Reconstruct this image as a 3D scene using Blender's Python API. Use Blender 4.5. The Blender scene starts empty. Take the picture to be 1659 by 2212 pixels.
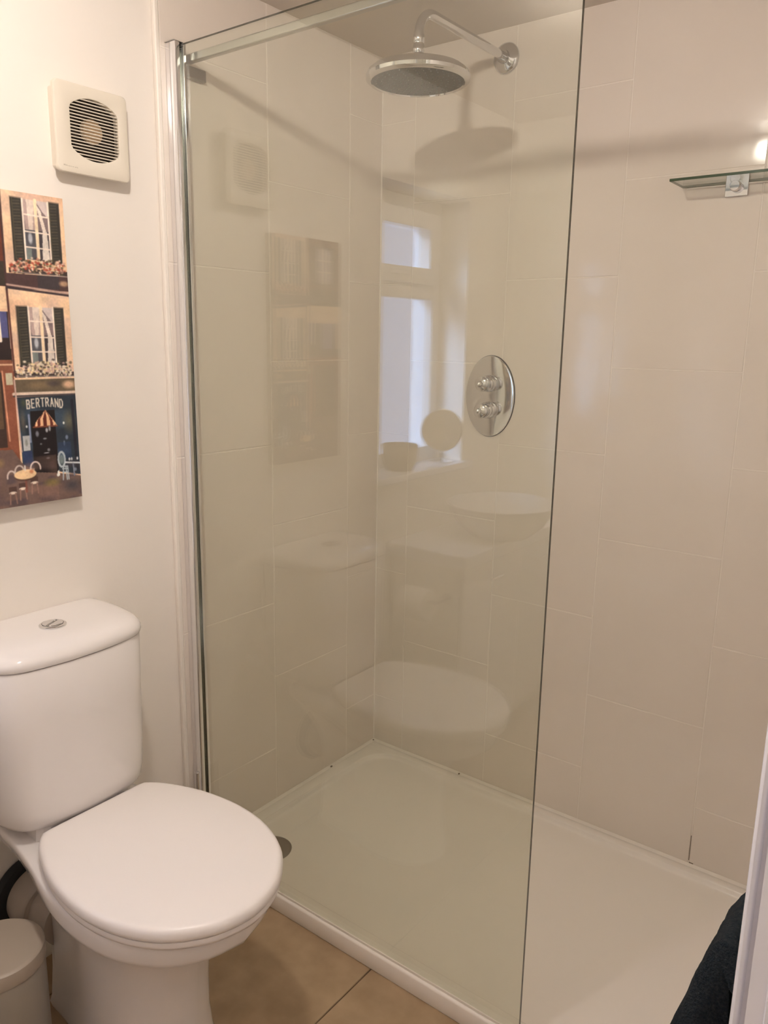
import bpy, bmesh, math, random
import numpy as np
from mathutils import Vector, Matrix

random.seed(7)
SC = bpy.context.scene
COL = SC.collection
PI = math.pi

# ------------------------------------------------------------------ camera
CP = Vector((1.5319, -1.9731, 1.3964))
yaw, pit, rol, FPX = 0.6509, -0.2153, 0.0163, 1708.4
fw = Vector((-math.sin(yaw) * math.cos(pit), math.cos(yaw) * math.cos(pit), math.sin(pit)))
rt = fw.cross(Vector((0, 0, 1))).normalized()
up = rt.cross(fw)
r2 = math.cos(rol) * rt + math.sin(rol) * up
u2 = -math.sin(rol) * rt + math.cos(rol) * up
cam_d = bpy.data.cameras.new('camera')
cam = bpy.data.objects.new('camera', cam_d)
COL.objects.link(cam)
M = Matrix((r2, u2, -fw)).transposed().to_4x4()
M.translation = CP
cam.matrix_world = M
cam_d.sensor_fit = 'HORIZONTAL'
cam_d.sensor_width = 36
cam_d.lens = FPX / 1659 * 36
cam_d.clip_start = 0.02
SC.camera = cam

# ------------------------------------------------------------------ light, world, exposure
LAMP_STRENGTH = 690.0
LAMP_COLOR = (1.0, 0.905, 0.815)
LANDING_FILL_STRENGTH = 20.0
SKY_STRENGTH = 4.2
SKY_COLOR = (0.46, 0.60, 1.0)
SC.view_settings.view_transform = 'Standard'
SC.view_settings.look = 'None'
SC.view_settings.gamma = 1
SC.view_settings.use_curve_mapping = False
SC.view_settings.exposure = 0.0
sun_d = bpy.data.lights.new('daylight_sun', 'SUN')
sun_d.energy = 38.0
sun_d.color = (0.50, 0.66, 1.0)
sun_d.angle = math.radians(25)
sun = bpy.data.objects.new('daylight_sun', sun_d)
COL.objects.link(sun)
sun.rotation_euler = Vector((0.52, -0.74, -0.42)).to_track_quat('-Z', 'Y').to_euler()
world = bpy.data.worlds.new('world')
SC.world = world
world.use_nodes = True
world.node_tree.nodes['Background'].inputs[0].default_value = (0.62, 0.74, 1.0, 1)
world.node_tree.nodes['Background'].inputs[1].default_value = 0.8
SC.cycles.max_bounces = 12
SC.cycles.diffuse_bounces = 6
SC.cycles.transparent_max_bounces = 24


# ------------------------------------------------------------------ materials
def mat(name, col, rough=0.5, metal=0.0, spec=0.5, coat=0.0, noise=None, bump=None, emis=None):
    m = bpy.data.materials.new(name)
    m.use_nodes = True
    nt = m.node_tree
    b = nt.nodes['Principled BSDF']
    b.inputs['Base Color'].default_value = (*col, 1)
    b.inputs['Roughness'].default_value = rough
    b.inputs['Metallic'].default_value = metal
    b.inputs['Specular IOR Level'].default_value = spec
    b.inputs['Coat Weight'].default_value = coat
    b.inputs['Coat Roughness'].default_value = 0.03
    tc = nt.nodes.new('ShaderNodeNewGeometry')
    if noise:
        sc, c2, lo, hi = noise[:4]
        n = nt.nodes.new('ShaderNodeTexNoise')
        n.inputs['Scale'].default_value = sc
        n.inputs['Detail'].default_value = 5
        nt.links.new(tc.outputs['Position'], n.inputs['Vector'])
        r = nt.nodes.new('ShaderNodeValToRGB')
        r.color_ramp.elements[0].position = lo
        r.color_ramp.elements[0].color = (*col, 1)
        r.color_ramp.elements[1].position = hi
        r.color_ramp.elements[1].color = (*c2, 1)
        nt.links.new(n.outputs['Fac'], r.inputs['Fac'])
        nt.links.new(r.outputs['Color'], b.inputs['Base Color'])
    if bump:
        sc, st, dist = bump
        n = nt.nodes.new('ShaderNodeTexNoise')
        n.inputs['Scale'].default_value = sc
        n.inputs['Detail'].default_value = 2
        nt.links.new(tc.outputs['Position'], n.inputs['Vector'])
        bp = nt.nodes.new('ShaderNodeBump')
        bp.inputs['Strength'].default_value = st
        bp.inputs['Distance'].default_value = dist
        nt.links.new(n.outputs['Fac'], bp.inputs['Height'])
        nt.links.new(bp.outputs['Normal'], b.inputs['Normal'])
    if emis:
        b.inputs['Emission Color'].default_value = (*emis[0], 1)
        b.inputs['Emission Strength'].default_value = emis[1]
    return m


def glass_mat(name, tint, boost=1.0):
    """clear sheet glass: each face lets tinted light straight through and mirrors by Schlick's law"""
    m = bpy.data.materials.new(name)
    m.use_nodes = True
    nt = m.node_tree
    nt.nodes.clear()
    out = nt.nodes.new('ShaderNodeOutputMaterial')
    tr = nt.nodes.new('ShaderNodeBsdfTransparent')
    tr.inputs[0].default_value = (*tint, 1)
    gl = nt.nodes.new('ShaderNodeBsdfGlossy')
    gl.inputs['Roughness'].default_value = 0.0
    geo = nt.nodes.new('ShaderNodeNewGeometry')
    dot = nt.nodes.new('ShaderNodeVectorMath')
    dot.operation = 'DOT_PRODUCT'
    nt.links.new(geo.outputs['Incoming'], dot.inputs[0])
    nt.links.new(geo.outputs['Normal'], dot.inputs[1])

    def mth(op, a, b=None):
        n = nt.nodes.new('ShaderNodeMath')
        n.operation = op
        for i, v in enumerate((a, b)):
            if v is None:
                continue
            if isinstance(v, (int, float)):
                n.inputs[i].default_value = v
            else:
                nt.links.new(v, n.inputs[i])
        return n.outputs[0]
    c = mth('ABSOLUTE', dot.outputs['Value'])
    p = mth('POWER', mth('SUBTRACT', 1.0, c), 5.0)
    f = mth('MULTIPLY', mth('ADD', mth('MULTIPLY', p, 0.96), 0.042), boost)
    mx = nt.nodes.new('ShaderNodeMixShader')
    nt.links.new(f, mx.inputs[0])
    nt.links.new(tr.outputs[0], mx.inputs[1])
    nt.links.new(gl.outputs[0], mx.inputs[2])
    nt.links.new(mx.outputs[0], out.inputs[0])
    return m


M_PAINT = mat('cream_paint', (0.87, 0.82, 0.765), 0.55, spec=0.3, bump=(60, 0.12, 0.002))
M_TILE = mat('cream_wall_tile', (0.765, 0.695, 0.625), 0.10, spec=0.45, noise=(5, (0.785, 0.715, 0.645), 0.35, 0.7), bump=(9, 0.25, 0.0035))
M_GROUT = mat('pale_grout', (0.81, 0.745, 0.675), 0.6)
M_CEIL = mat('ceiling_paint', (0.72, 0.66, 0.60), 0.7, spec=0.2)
M_FLOOR = mat('brown_floor_tile', (0.31, 0.215, 0.125), 0.42, noise=(14, (0.42, 0.305, 0.19), 0.3, 0.75), bump=(40, 0.15, 0.002))
M_FGROUT = mat('floor_grout', (0.12, 0.075, 0.045), 0.8)
M_CERAMIC = mat('glazed_white_ceramic', (0.83, 0.795, 0.785), 0.07, spec=0.5)
M_SEAT = mat('matt_white_seat_plastic', (0.86, 0.815, 0.80), 0.30, spec=0.4)
M_TRAY = mat('white_acrylic_tray', (0.88, 0.83, 0.77), 0.16, spec=0.45)
M_SILICONE = mat('white_silicone', (0.84, 0.785, 0.72), 0.35)
M_CHROME = mat('chrome', (0.74, 0.74, 0.75), 0.07, metal=1)
M_SATIN = mat('satin_metal', (0.60, 0.59, 0.57), 0.3, metal=1)
M_DRAIN = mat('dull_chrome', (0.36, 0.34, 0.32), 0.3, metal=1)
M_ALU = mat('polished_aluminium', (0.86, 0.86, 0.88), 0.12, metal=1)
M_RUBBER_FACE = mat('grey_spray_face', (0.13, 0.135, 0.13), 0.45)
M_FAN = mat('cream_plastic', (0.77, 0.71, 0.61), 0.35, spec=0.4)
M_FANHUB = mat('aged_fan_hub', (0.62, 0.47, 0.33), 0.5)
M_DARK = mat('dark_duct_and_shade', (0.035, 0.022, 0.015), 0.8)  # fan duct, and the painted shade in the cistern lid gap
M_PRINT = mat('grey_print', (0.45, 0.40, 0.33), 0.6)
M_BLACK = mat('black_rubber', (0.012, 0.014, 0.016), 0.5)
M_PVC = mat('shaded_pvc_pipe', (0.42, 0.36, 0.31), 0.35)  # pale pipe darkened: the shade under the cistern is in its colour
M_BIN = mat('shaded_grey_metal', (0.31, 0.28, 0.24), 0.28, metal=0.1)  # bin grey lowered, with the shadow it stands in put into the colour
M_BINLID = mat('shaded_bin_lid', (0.40, 0.345, 0.285), 0.4, metal=0.0)  # lid colour lowered too, holding the same shadow
M_GLOSSWHITE = mat('white_gloss_woodwork', (0.86, 0.85, 0.90), 0.25)
M_UPVC = mat('white_upvc', (0.82, 0.80, 0.78), 0.25)
M_PANE = mat('frosted_pane', (0.5, 0.55, 0.62), 0.4, emis=(SKY_COLOR, SKY_STRENGTH))
_nt = M_PANE.node_tree
_mx = _nt.nodes.new('ShaderNodeMixShader')
_tr = _nt.nodes.new('ShaderNodeBsdfTransparent')
_tr.inputs[0].default_value = (0.8, 0.84, 0.86, 1)
_nt.links.new(_nt.nodes['Principled BSDF'].outputs[0], _mx.inputs[1])
_nt.links.new(_tr.outputs[0], _mx.inputs[2])
_mx.inputs[0].default_value = 0.7
_nt.links.new(_mx.outputs[0], _nt.nodes['Material Output'].inputs[0])
M_GLOBE = mat('lit_frosted_globe', (0.9, 0.9, 0.85), 0.4, emis=(LAMP_COLOR, LAMP_STRENGTH))
M_OPAL = mat('fill_light_opal', (0.9, 0.9, 0.85), 0.4, emis=((1.0, 0.90, 0.80), LANDING_FILL_STRENGTH))
M_TOWEL = mat('dark_navy_terry', (0.014, 0.020, 0.026), 0.95, spec=0.1, noise=(220, (0.030, 0.036, 0.040), 0.35, 0.7), bump=(420, 0.9, 0.004))
M_PAPER = mat('white_tissue', (0.88, 0.85, 0.80), 0.9)
M_WICKER = mat('brown_wicker', (0.22, 0.15, 0.09), 0.7, bump=(150, 0.9, 0.004))
M_MIRROR = mat('mirror_face', (0.75, 0.72, 0.66), 0.03, metal=1)
M_DIRT = mat('dark_mould_spot', (0.16, 0.12, 0.08), 0.8)
G_SCREEN = glass_mat('screen_glass', (0.968, 0.982, 0.948), 1.6)
G_SHELF = glass_mat('shelf_glass', (0.965, 0.985, 0.965))
M_GEDGE = mat('dark_glass_edge', (0.075, 0.072, 0.052), 0.12)
M_SEDGE = mat('green_glass_edge', (0.045, 0.075, 0.04), 0.1)


# ------------------------------------------------------------------ helpers
def world_loc(o):
    v = Vector((0, 0, 0))
    while o is not None:
        v += o.location
        o = o.parent
    return v


def empty(name, loc, label=None, cat=None, group=None, kind=None):
    o = bpy.data.objects.new(name, None)
    o.empty_display_size = 0.05
    o.location = loc
    COL.objects.link(o)
    tag(o, label, cat, group, kind)
    return o


def tag(o, label=None, cat=None, group=None, kind=None):
    if label:
        o['label'] = label
    if cat:
        o['category'] = cat
    if group:
        o['group'] = group
    if kind:
        o['kind'] = kind
    return o


class MB:
    """collects geometry given in world coordinates"""

    def __init__(s):
        s.v, s.f, s.mi = [], [], []

    def add(s, v, f, mi=0):
        n = len(s.v)
        s.v += [tuple(p) for p in v]
        s.f += [tuple(i + n for i in q) for q in f]
        s.mi += [mi] * len(f)
        return s

    def box(s, lo, hi, mi=0):
        x0, y0, z0 = lo
        x1, y1, z1 = hi
        v = [(x0, y0, z0), (x1, y0, z0), (x1, y1, z0), (x0, y1, z0), (x0, y0, z1), (x1, y0, z1), (x1, y1, z1), (x0, y1, z1)]
        return s.add(v, [(3, 2, 1, 0), (4, 5, 6, 7), (0, 1, 5, 4), (1, 2, 6, 5), (2, 3, 7, 6), (3, 0, 4, 7)], mi)

    def loft(s, rings, cap0=True, cap1=True, closed=True, mi=0):
        n = len(rings[0])
        v = [p for r in rings for p in r]
        f = []
        for i in range(len(rings) - 1):
            for j in range(n if closed else n - 1):
                k = (j + 1) % n
                f.append((i * n + j, i * n + k, (i + 1) * n + k, (i + 1) * n + j))
        if cap0:
            f.append(tuple(range(n))[::-1])
        if cap1:
            f.append(tuple((len(rings) - 1) * n + j for j in range(n)))
        return s.add(v, f, mi)

    def lathe(s, prof, org, axis=(0, 0, 1), n=40, cap=True, sx=1.0, sy=1.0):
        """prof: (radius, height) list, turned about axis through org"""
        a = Vector(axis).normalized()
        t = Vector((0, 0, 1)) if abs(a.z) < 0.9 else Vector((1, 0, 0))
        e1 = a.cross(t).normalized()
        e2 = a.cross(e1)
        o = Vector(org)
        rings = [[o + a * h + (e1 * math.cos(2 * PI * k / n) * sx + e2 * math.sin(2 * PI * k / n) * sy) * max(r, 1e-5) for k in range(n)] for r, h in prof]
        return s.loft(rings, cap, cap)

    def tube(s, path, r, n=16, cap=True):
        P = [Vector(p) for p in path]
        rr = r if isinstance(r, (list, tuple)) else [r] * len(P)
        rings = []
        prev = None
        for i, p in enumerate(P):
            d = (P[min(i + 1, len(P) - 1)] - P[max(i - 1, 0)]).normalized()
            if prev is None:
                t = Vector((0, 0, 1)) if abs(d.z) < 0.9 else Vector((1, 0, 0))
                e1 = d.cross(t).normalized()
            else:
                e1 = (prev - d * prev.dot(d)).normalized()
            prev = e1
            e2 = d.cross(e1)
            rings.append([p + (e1 * math.cos(2 * PI * k / n) + e2 * math.sin(2 * PI * k / n)) * rr[i] for k in range(n)])
        return s.loft(rings, cap, cap)

    def build(s, name, mats, parent=None, loc=None, bevel=0, seg=2, smooth=True, ang=35, sub=0):
        if not isinstance(mats, (list, tuple)):
            mats = [mats]
        base = world_loc(parent) if parent is not None else Vector((0, 0, 0))
        if loc is None:
            if parent is None:
                a = np.array(s.v)
                c = (a.min(0) + a.max(0)) / 2
                loc = Vector((c[0], c[1], a[:, 2].min()))
            else:
                loc = base
        loc = Vector(loc)
        me = bpy.data.meshes.new(name)
        me.from_pydata([tuple(Vector(p) - loc) for p in s.v], [], s.f)
        bm = bmesh.new()
        bm.from_mesh(me)
        for f, mi in zip(bm.faces, s.mi):
            f.material_index = mi
        bmesh.ops.remove_doubles(bm, verts=bm.verts, dist=1e-6)
        bmesh.ops.recalc_face_normals(bm, faces=bm.faces)
        bm.to_mesh(me)
        bm.free()
        for m in mats:
            me.materials.append(m)
        o = bpy.data.objects.new(name, me)
        COL.objects.link(o)
        o.parent = parent
        o.location = loc - base
        if bevel:
            b = o.modifiers.new('bevel', 'BEVEL')
            b.width = bevel
            b.segments = seg
            b.limit_method = 'ANGLE'
            b.angle_limit = math.radians(40)
        if sub:
            b = o.modifiers.new('sub', 'SUBSURF')
            b.levels = b.render_levels = sub
        if smooth:
            me.polygons.foreach_set('use_smooth', [True] * len(me.polygons))
            if hasattr(me, 'set_sharp_from_angle'):
                me.set_sharp_from_angle(angle=math.radians(ang))
            if bevel:
                w = o.modifiers.new('wn', 'WEIGHTED_NORMAL')
                w.keep_sharp = True
        return o


def box(name, lo, hi, m, parent=None, bevel=0, **k):
    return MB().box(lo, hi).build(name, m, parent, bevel=bevel, **k)


def catmull(pts, n=8):
    P = [np.array(p, float) for p in pts]
    out = []
    for i in range(len(P) - 1):
        a = P[max(i - 1, 0)]
        b, c = P[i], P[i + 1]
        d = P[min(i + 2, len(P) - 1)]
        for k in range(n):
            t = k / n
            out.append(0.5 * ((2 * b) + (-a + c) * t + (2 * a - 5 * b + 4 * c - d) * t * t + (-a + 3 * b - 3 * c + d) * t ** 3))
    out.append(P[-1])
    return out


def egg(knots, yc, n=64):
    """closed outline from (x, half width) knots going rear -> front; n even; resampled by arc length"""
    c = catmull(knots, 8)
    c = [np.array((p[0], max(p[1], 0))) for p in c]
    c = [np.array((c[0][0], 0.0))] + c
    L = np.cumsum([0] + [np.linalg.norm(c[i + 1] - c[i]) for i in range(len(c) - 1)])
    h = n // 2
    t = np.linspace(0, L[-1], h + 1)
    X = np.interp(t, L, [p[0] for p in c])
    Y = np.interp(t, L, [p[1] for p in c])
    right = [(X[i], yc + Y[i]) for i in range(h + 1)]
    left = [(X[i], yc - Y[i]) for i in range(h - 1, 0, -1)]
    return right + left


def lift(o2, z):
    return [(p[0], p[1], z) for p in o2]


def scaled(o2, c, s, z):
    return [(c[0] + (p[0] - c[0]) * s, c[1] + (p[1] - c[1]) * s, z) for p in o2]


# ------------------------------------------------------------------ room shell
TW, TH = 0.3147, 0.4471           # wall tile pitch
Z0 = -0.2306
CEIL = 2.184
YF, XR = -2.35, 1.42              # front wall, right wall
TP = -0.785                       # where the tiling stops on the left wall

# --- wall_back with its tiles
wb = box('wall_back', (-0.25, 0.0095, -0.05), (XR + 0.1, 0.12, CEIL + 0.05), M_PAINT)
tag(wb, kind='structure')
GY = 0.0008
box('grout', (-0.008, GY, 0.0), (XR, 0.0095, CEIL), M_GROUT, wb)
wl = MB()
wy0, wy1, wz0, wz1 = -2.03, -1.535, 0.955, 1.87
WX = -0.012
wl.box((-0.25, YF, -0.05), (WX, 0.0095, wz0))
wl.box((-0.25, YF, wz1), (WX, 0.0095, CEIL + 0.05))
wl.box((-0.25, wy1, wz0), (WX, 0.0095, wz1))
wl.box((-0.25, YF, wz0), (WX, wy0, wz1))
wall_left = wl.build('wall_left', M_PAINT, smooth=False)
tag(wall_left, kind='structure')
box('grout', (WX, TP + 0.001, 0.0), (-0.0008, 0.0, CEIL), M_GROUT, wall_left)

TILE_MESH = {}


def tile_mesh(w, h, th, m, ch=0.0012):
    key = (round(w, 4), round(h, 4), th, m.name)
    if key in TILE_MESH:
        return TILE_MESH[key]
    a, b = w / 2, h / 2
    v = [(-a, -b, 0), (a, -b, 0), (a, b, 0), (-a, b, 0), (-a, -b, th - ch), (a, -b, th - ch), (a, b, th - ch), (-a, b, th - ch),
         (-a + ch, -b + ch, th), (a - ch, -b + ch, th), (a - ch, b - ch, th), (-a + ch, b - ch, th)]
    f = [(3, 2, 1, 0), (0, 1, 5, 4), (1, 2, 6, 5), (2, 3, 7, 6), (3, 0, 4, 7), (4, 5, 9, 8), (5, 6, 10, 9), (6, 7, 11, 10), (7, 4, 8, 11), (8, 9, 10, 11)]
    me = bpy.data.meshes.new('tile')
    me.from_pydata(v, [], f)
    me.materials.append(m)
    TILE_MESH[key] = me
    return me


def place_tile(parent, u0, u1, v0, v1, kind, m=M_TILE, gap=0.0024, th=0.008, jitter=0.0005, name='tile'):
    w, h = u1 - u0 - gap, v1 - v0 - gap
    if w < 0.01 or h < 0.01:
        return
    o = bpy.data.objects.new(name, tile_mesh(w, h, th, m))
    COL.objects.link(o)
    o.parent = parent
    uc, vc = (u0 + u1) / 2, (v0 + v1) / 2
    if kind == 'back':
        R = Matrix(((1, 0, 0), (0, 0, -1), (0, 1, 0)))
        p = Vector((uc, 0.008, vc))
    elif kind == 'left':
        R = Matrix(((0, 0, 1), (1, 0, 0), (0, 1, 0)))
        p = Vector((-0.008, uc, vc))
    else:
        R = Matrix.Identity(3)
        p = Vector((uc, vc, -th))
    t = Matrix.Rotation(random.uniform(-1, 1) * jitter, 3, 'X') @ Matrix.Rotation(random.uniform(-1, 1) * jitter, 3, 'Y')
    M4 = (R @ t).to_4x4()
    M4.translation = p - world_loc(parent)
    o.matrix_local = M4
    return o


def tile_columns(parent, cols, kind):
    for u0, u1, odd in cols:
        zs = [Z0 + k * TH / 2 for k in range(-1, 14) if (k % 2 == 1) == odd]
        for a, b in zip(zs[:-1], zs[1:]):
            a, b = max(a, 0.0), min(b, CEIL)
            if b - a > 0.012:
                place_tile(parent, u0, u1, a, b, kind)


xb = 0.1191
tile_columns(wb, [(0.0, xb, False), (xb, xb + TW, True), (xb + TW, xb + 2 * TW, False), (xb + 2 * TW, xb + 3 * TW, True),
                  (xb + 3 * TW, xb + 4 * TW, False), (xb + 4 * TW, XR, True)], 'back')
yl, wlp = 0.1464, 0.3198
tile_columns(wall_left, [(-yl, 0.0, False), (-yl - wlp, -yl, True), (TP, -yl - wlp, False)], 'left')
# bead of silicone in the inside corner and along the tile edge
o = MB().tube([(0.0, 0.0, 0.05), (0.0, 0.0, CEIL)], 0.0026, 8).build('corner_bead', M_SILICONE, wb)
tr = MB().box((WX, TP - 0.011, 0.0), (0.0005, TP + 0.0015, CEIL)).build('trim_1', M_SILICONE, bevel=0.003)
tag(tr, kind='structure')

# --- other walls, ceiling, floor
wf = box('wall_front', (-0.25, YF - 0.1, -0.05), (XR + 0.1, YF, CEIL + 0.05), M_PAINT)
tag(wf, kind='structure')
DY0, DY1, DZ = -2.09, -1.205, 2.03
wr = MB()
wr.box((XR, DY1, -0.05), (XR + 0.1, 0.0095, CEIL + 0.05))
wr.box((XR, YF, -0.05), (XR + 0.1, DY0, CEIL + 0.05))
wr.box((XR, DY0, DZ), (XR + 0.1, DY1, CEIL + 0.05))
wr = wr.build('wall_right', M_PAINT, smooth=False)
tag(wr, kind='structure')
ce = box('ceiling', (-0.25, YF - 0.1, CEIL), (XR + 0.1, 0.12, CEIL + 0.06), M_CEIL)
tag(ce, kind='structure')
fl = box('floor', (-0.25, YF - 0.1, -0.06), (XR + 0.1, 0.12, -0.0025), M_FGROUT)
tag(fl, kind='structure')
fx = [WX, 0.094, 0.594, 1.094, XR + 0.1]
fy = [YF, -2.13, -1.63, -1.13, -0.63, 0.0]
for i in range(4):
    for j in range(5):
        place_tile(fl, fx[i], fx[i + 1], fy[j], fy[j + 1], 'floor', M_FLOOR, gap=0.003, th=0.006, jitter=0.0)
# landing outside the doorway, so that the room is closed
hall = MB()
hall.box((XR + 0.1, YF - 0.4, -0.06), (2.7, 0.3, -0.002))
hall.box((XR + 0.1, YF - 0.4, 2.3), (2.7, 0.3, 2.36))
hall.box((2.7, YF - 0.4, -0.06), (2.76, 0.3, 2.36))
hall.box((XR + 0.1, YF - 0.46, -0.06), (2.76, YF - 0.4, 2.36))
hall.box((XR + 0.1, 0.3, -0.06), (2.76, 0.36, 2.36))
hall.box((XR + 0.1, YF - 0.46, CEIL + 0.05), (XR + 0.16, 0.3, 2.36))
hall.box((XR + 0.1, YF - 0.46, -0.06), (XR + 0.16, YF - 0.1, 2.36))
hall.box((XR + 0.1, 0.0095, -0.06), (XR + 0.16, 0.36, 2.36))
ho = hall.build('wall_landing', M_PAINT, smooth=False)
tag(ho, kind='structure')

# --- doorway lining (the white strip at the right of the picture)
prof = [(1.4045, -1.10), (1.4045, -1.1965), (1.4058, -1.1995), (1.4085, -1.201), (1.4112, -1.1995), (1.4125, -1.1965), (1.4135, -1.190), (1.418, -1.189),
        (1.4225, -1.192), (1.424, -1.198), (1.4265, -1.2025), (1.430, -1.204), (1.436, -1.204), (1.438, -1.209), (1.515, -1.209), (1.5199, -1.205), (1.5199, -1.2051), (1.4199, -1.2051), (1.4199, -1.10)]
dr = MB().loft([[(x, y, 0.0) for x, y in prof], [(x, y, DZ) for x, y in prof]]).build('door_1', M_GLOSSWHITE, ang=50)
tag(dr, kind='structure')
box('door_stop', (1.462, -1.222, 0.0), (1.50, -1.209, DZ), M_GLOSSWHITE, dr, bevel=0.002)
prof2 = [(1.4045, DY0 - 0.06), (1.4045, DY0 + 0.004), (1.515, DY0 + 0.004), (1.515, DY0), (1.4199, DY0), (1.4199, DY0 - 0.06)]
MB().loft([[(x, y, 0.0) for x, y in prof2], [(x, y, DZ) for x, y in prof2]]).build('side_lining', M_GLOSSWHITE, dr, ang=50)
box('head_lining', (1.4045, DY0 - 0.06, DZ), (1.4199, -1.10, DZ + 0.06), M_GLOSSWHITE, dr, bevel=0.003)

# --- window_1 set deep in the left wall (seen mirrored in the glass screen)
win = empty('window_1', (-0.13, (wy0 + wy1) / 2, wz0), kind='structure')


def frame_ring(name, x0, x1, y0, y1, z0, z1, b, m, parent, bev=0.003):
    s = MB()
    s.box((x0, y0, z0), (x1, y1, z0 + b))
    s.box((x0, y0, z1 - b), (x1, y1, z1))
    s.box((x0, y0, z0 + b), (x1, y0 + b, z1 - b))
    s.box((x0, y1 - b, z0 + b), (x1, y1, z1 - b))
    return s.build(name, m, parent, bevel=bev)


frame_ring('window_frame', -0.19, -0.125, wy0 + 0.001, wy1 - 0.001, wz0 + 0.001, wz1 - 0.001, 0.05, M_UPVC, win)
box('transom', (-0.19, wy0 + 0.05, 1.535), (-0.126, wy1 - 0.05, 1.59), M_UPVC, win, bevel=0.003)
sash = frame_ring('opening_sash', -0.18, -0.108, wy0 + 0.045, wy1 - 0.045, 1.585, wz1 - 0.045, 0.052, M_UPVC, win)
box('pane', (-0.165, wy0 + 0.095, 1.635), (-0.155, wy1 - 0.095, wz1 - 0.095), M_PANE, sash)
box('pane', (-0.165, wy0 + 0.049, wz0 + 0.049), (-0.155, wy1 - 0.049, 1.537), M_PANE, win)
hd = MB().box((-0.125, -1.80, 1.612), (-0.095, -1.70, 1.625)).build('handle', M_UPVC, sash, bevel=0.004)
sl = MB().box((-0.124, wy0 - 0.03, wz0 - 0.02), (0.02, wy1 + 0.03, wz0 + 0.004)).build('window_sill', M_GLOSSWHITE, win, bevel=0.004)
WS = wz0 + 0.004

# ------------------------------------------------------------------ shower tray
TZ = 0.0479
TRX, TRY = 1.40, -0.7646


def rrect(x0, x1, y0, y1, r, z, n=8):
    pts = []
    rs = r if isinstance(r, (list, tuple)) else [r] * 4
    for (cx, cy, a0), rr in zip([(x1, y1, 0), (x0, y1, 90), (x0, y0, 180), (x1, y0, 270)], rs):
        sx = -1 if cx == x1 else 1
        sy = -1 if cy == y1 else 1
        for k in range(n + 1):
            a = math.radians(a0 + 90 * k / n)
            pts.append((cx + sx * rr + rr * math.cos(a), cy + sy * rr + rr * math.sin(a), z))
    return pts


tray = empty('shower_tray', (0.7, -0.38, 0), 'low white acrylic shower tray with rounded inner corners behind the glass screen', 'shower tray')
X0, X1 = 0.002, TRX
Y1 = -0.002
rings = [rrect(X0, X1, TRY + 0.002, Y1, 0.004, 0.0), rrect(X0, X1, TRY, Y1, 0.006, 0.004), rrect(X0, X1, TRY, Y1, 0.006, TZ - 0.006),
         rrect(X0 + 0.001, X1 - 0.001, TRY + 0.0015, Y1 - 0.0005, 0.006, TZ - 0.002), rrect(X0 + 0.004, X1 - 0.004, TRY + 0.005, Y1 - 0.002, 0.008, TZ)]
ix0, ix1, iy0, iy1 = 0.046, TRX - 0.045, -0.722, -0.032
for d, z in [(0, TZ), (0.0015, TZ - 0.0008), (0.003, TZ - 0.004), (0.005, TZ - 0.0105), (0.008, TZ - 0.0135), (0.014, TZ - 0.0145)]:
    rings.append(rrect(ix0 + d, ix1 - d, iy0 + d, iy1 - d, 0.10 - d * 0.6, z))
MB().loft(rings, True, True).build('tray_body', M_TRAY, tray, ang=60)
# sealant upstand against the walls
s = MB()
s.loft([[(x, -0.0005, TZ - 0.001), (x, -0.009, TZ), (x, -0.005, TZ + 0.003), (x, -0.0005, TZ + 0.005)] for x in (0.004, TRX)])
s.build('back_seal', M_SILICONE, tray)
s = MB()
s.loft([[(0.0005, y, TZ - 0.001), (0.009, y, TZ), (0.005, y, TZ + 0.003), (0.0005, y, TZ + 0.005)] for y in (-0.735, -0.002)])
s.build('side_seal', M_SILICONE, tray)
dz = TZ - 0.0145
drain = MB().lathe([(0.0545, 0.0), (0.055, 0.002), (0.052, 0.0045), (0.044, 0.0062), (0.020, 0.0078), (0.0, 0.008)], (0.143, -0.631, dz), n=48).build(
    'drain_cover', M_DRAIN, tray)
# little dark marks of mould where sealant meets tile
for i, (x, y) in enumerate([(0.006, -0.009), (0.352, -0.0085), (0.0085, -0.23)]):
    s = MB().lathe([(0.0028, 0), (0.0026, 0.002), (0.0, 0.003)], (x, y, TZ + 0.0025), n=10, sx=1 + 0.3 * i)
    s.build('mould_spot', M_DIRT, tray)
# split grout joint near the tray's end
s = MB()
xj = xb + 3 * TW
s.box((xj - 0.0009, -0.0004, TZ + 0.012), (xj + 0.0006, 0.002, TZ + 0.085))
s.box((xj + 0.001, -0.0004, TZ + 0.002), (xj + 0.012, 0.002, TZ + 0.0075))
s.build('cracked_joint', M_DIRT, wb, smooth=False)

# ------------------------------------------------------------------ glass screen
GF, GB = -0.757, -0.750
GX0, GX1, GZ0, GZ1 = 0.016, 0.962, TZ + 0.004, 2.009
scr = empty('shower_screen', (0.5, GF, TZ), 'tall frameless clear glass shower screen in a slim silver wall profile', 'shower screen')
s = MB()
s.box((GX0, GF, GZ0), (GX1, GB, GZ1))
s.mi = [0, 1, 0, 1, 0, 0]
s.build('glass_pane', [G_SCREEN, M_GEDGE], scr, smooth=False)
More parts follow.
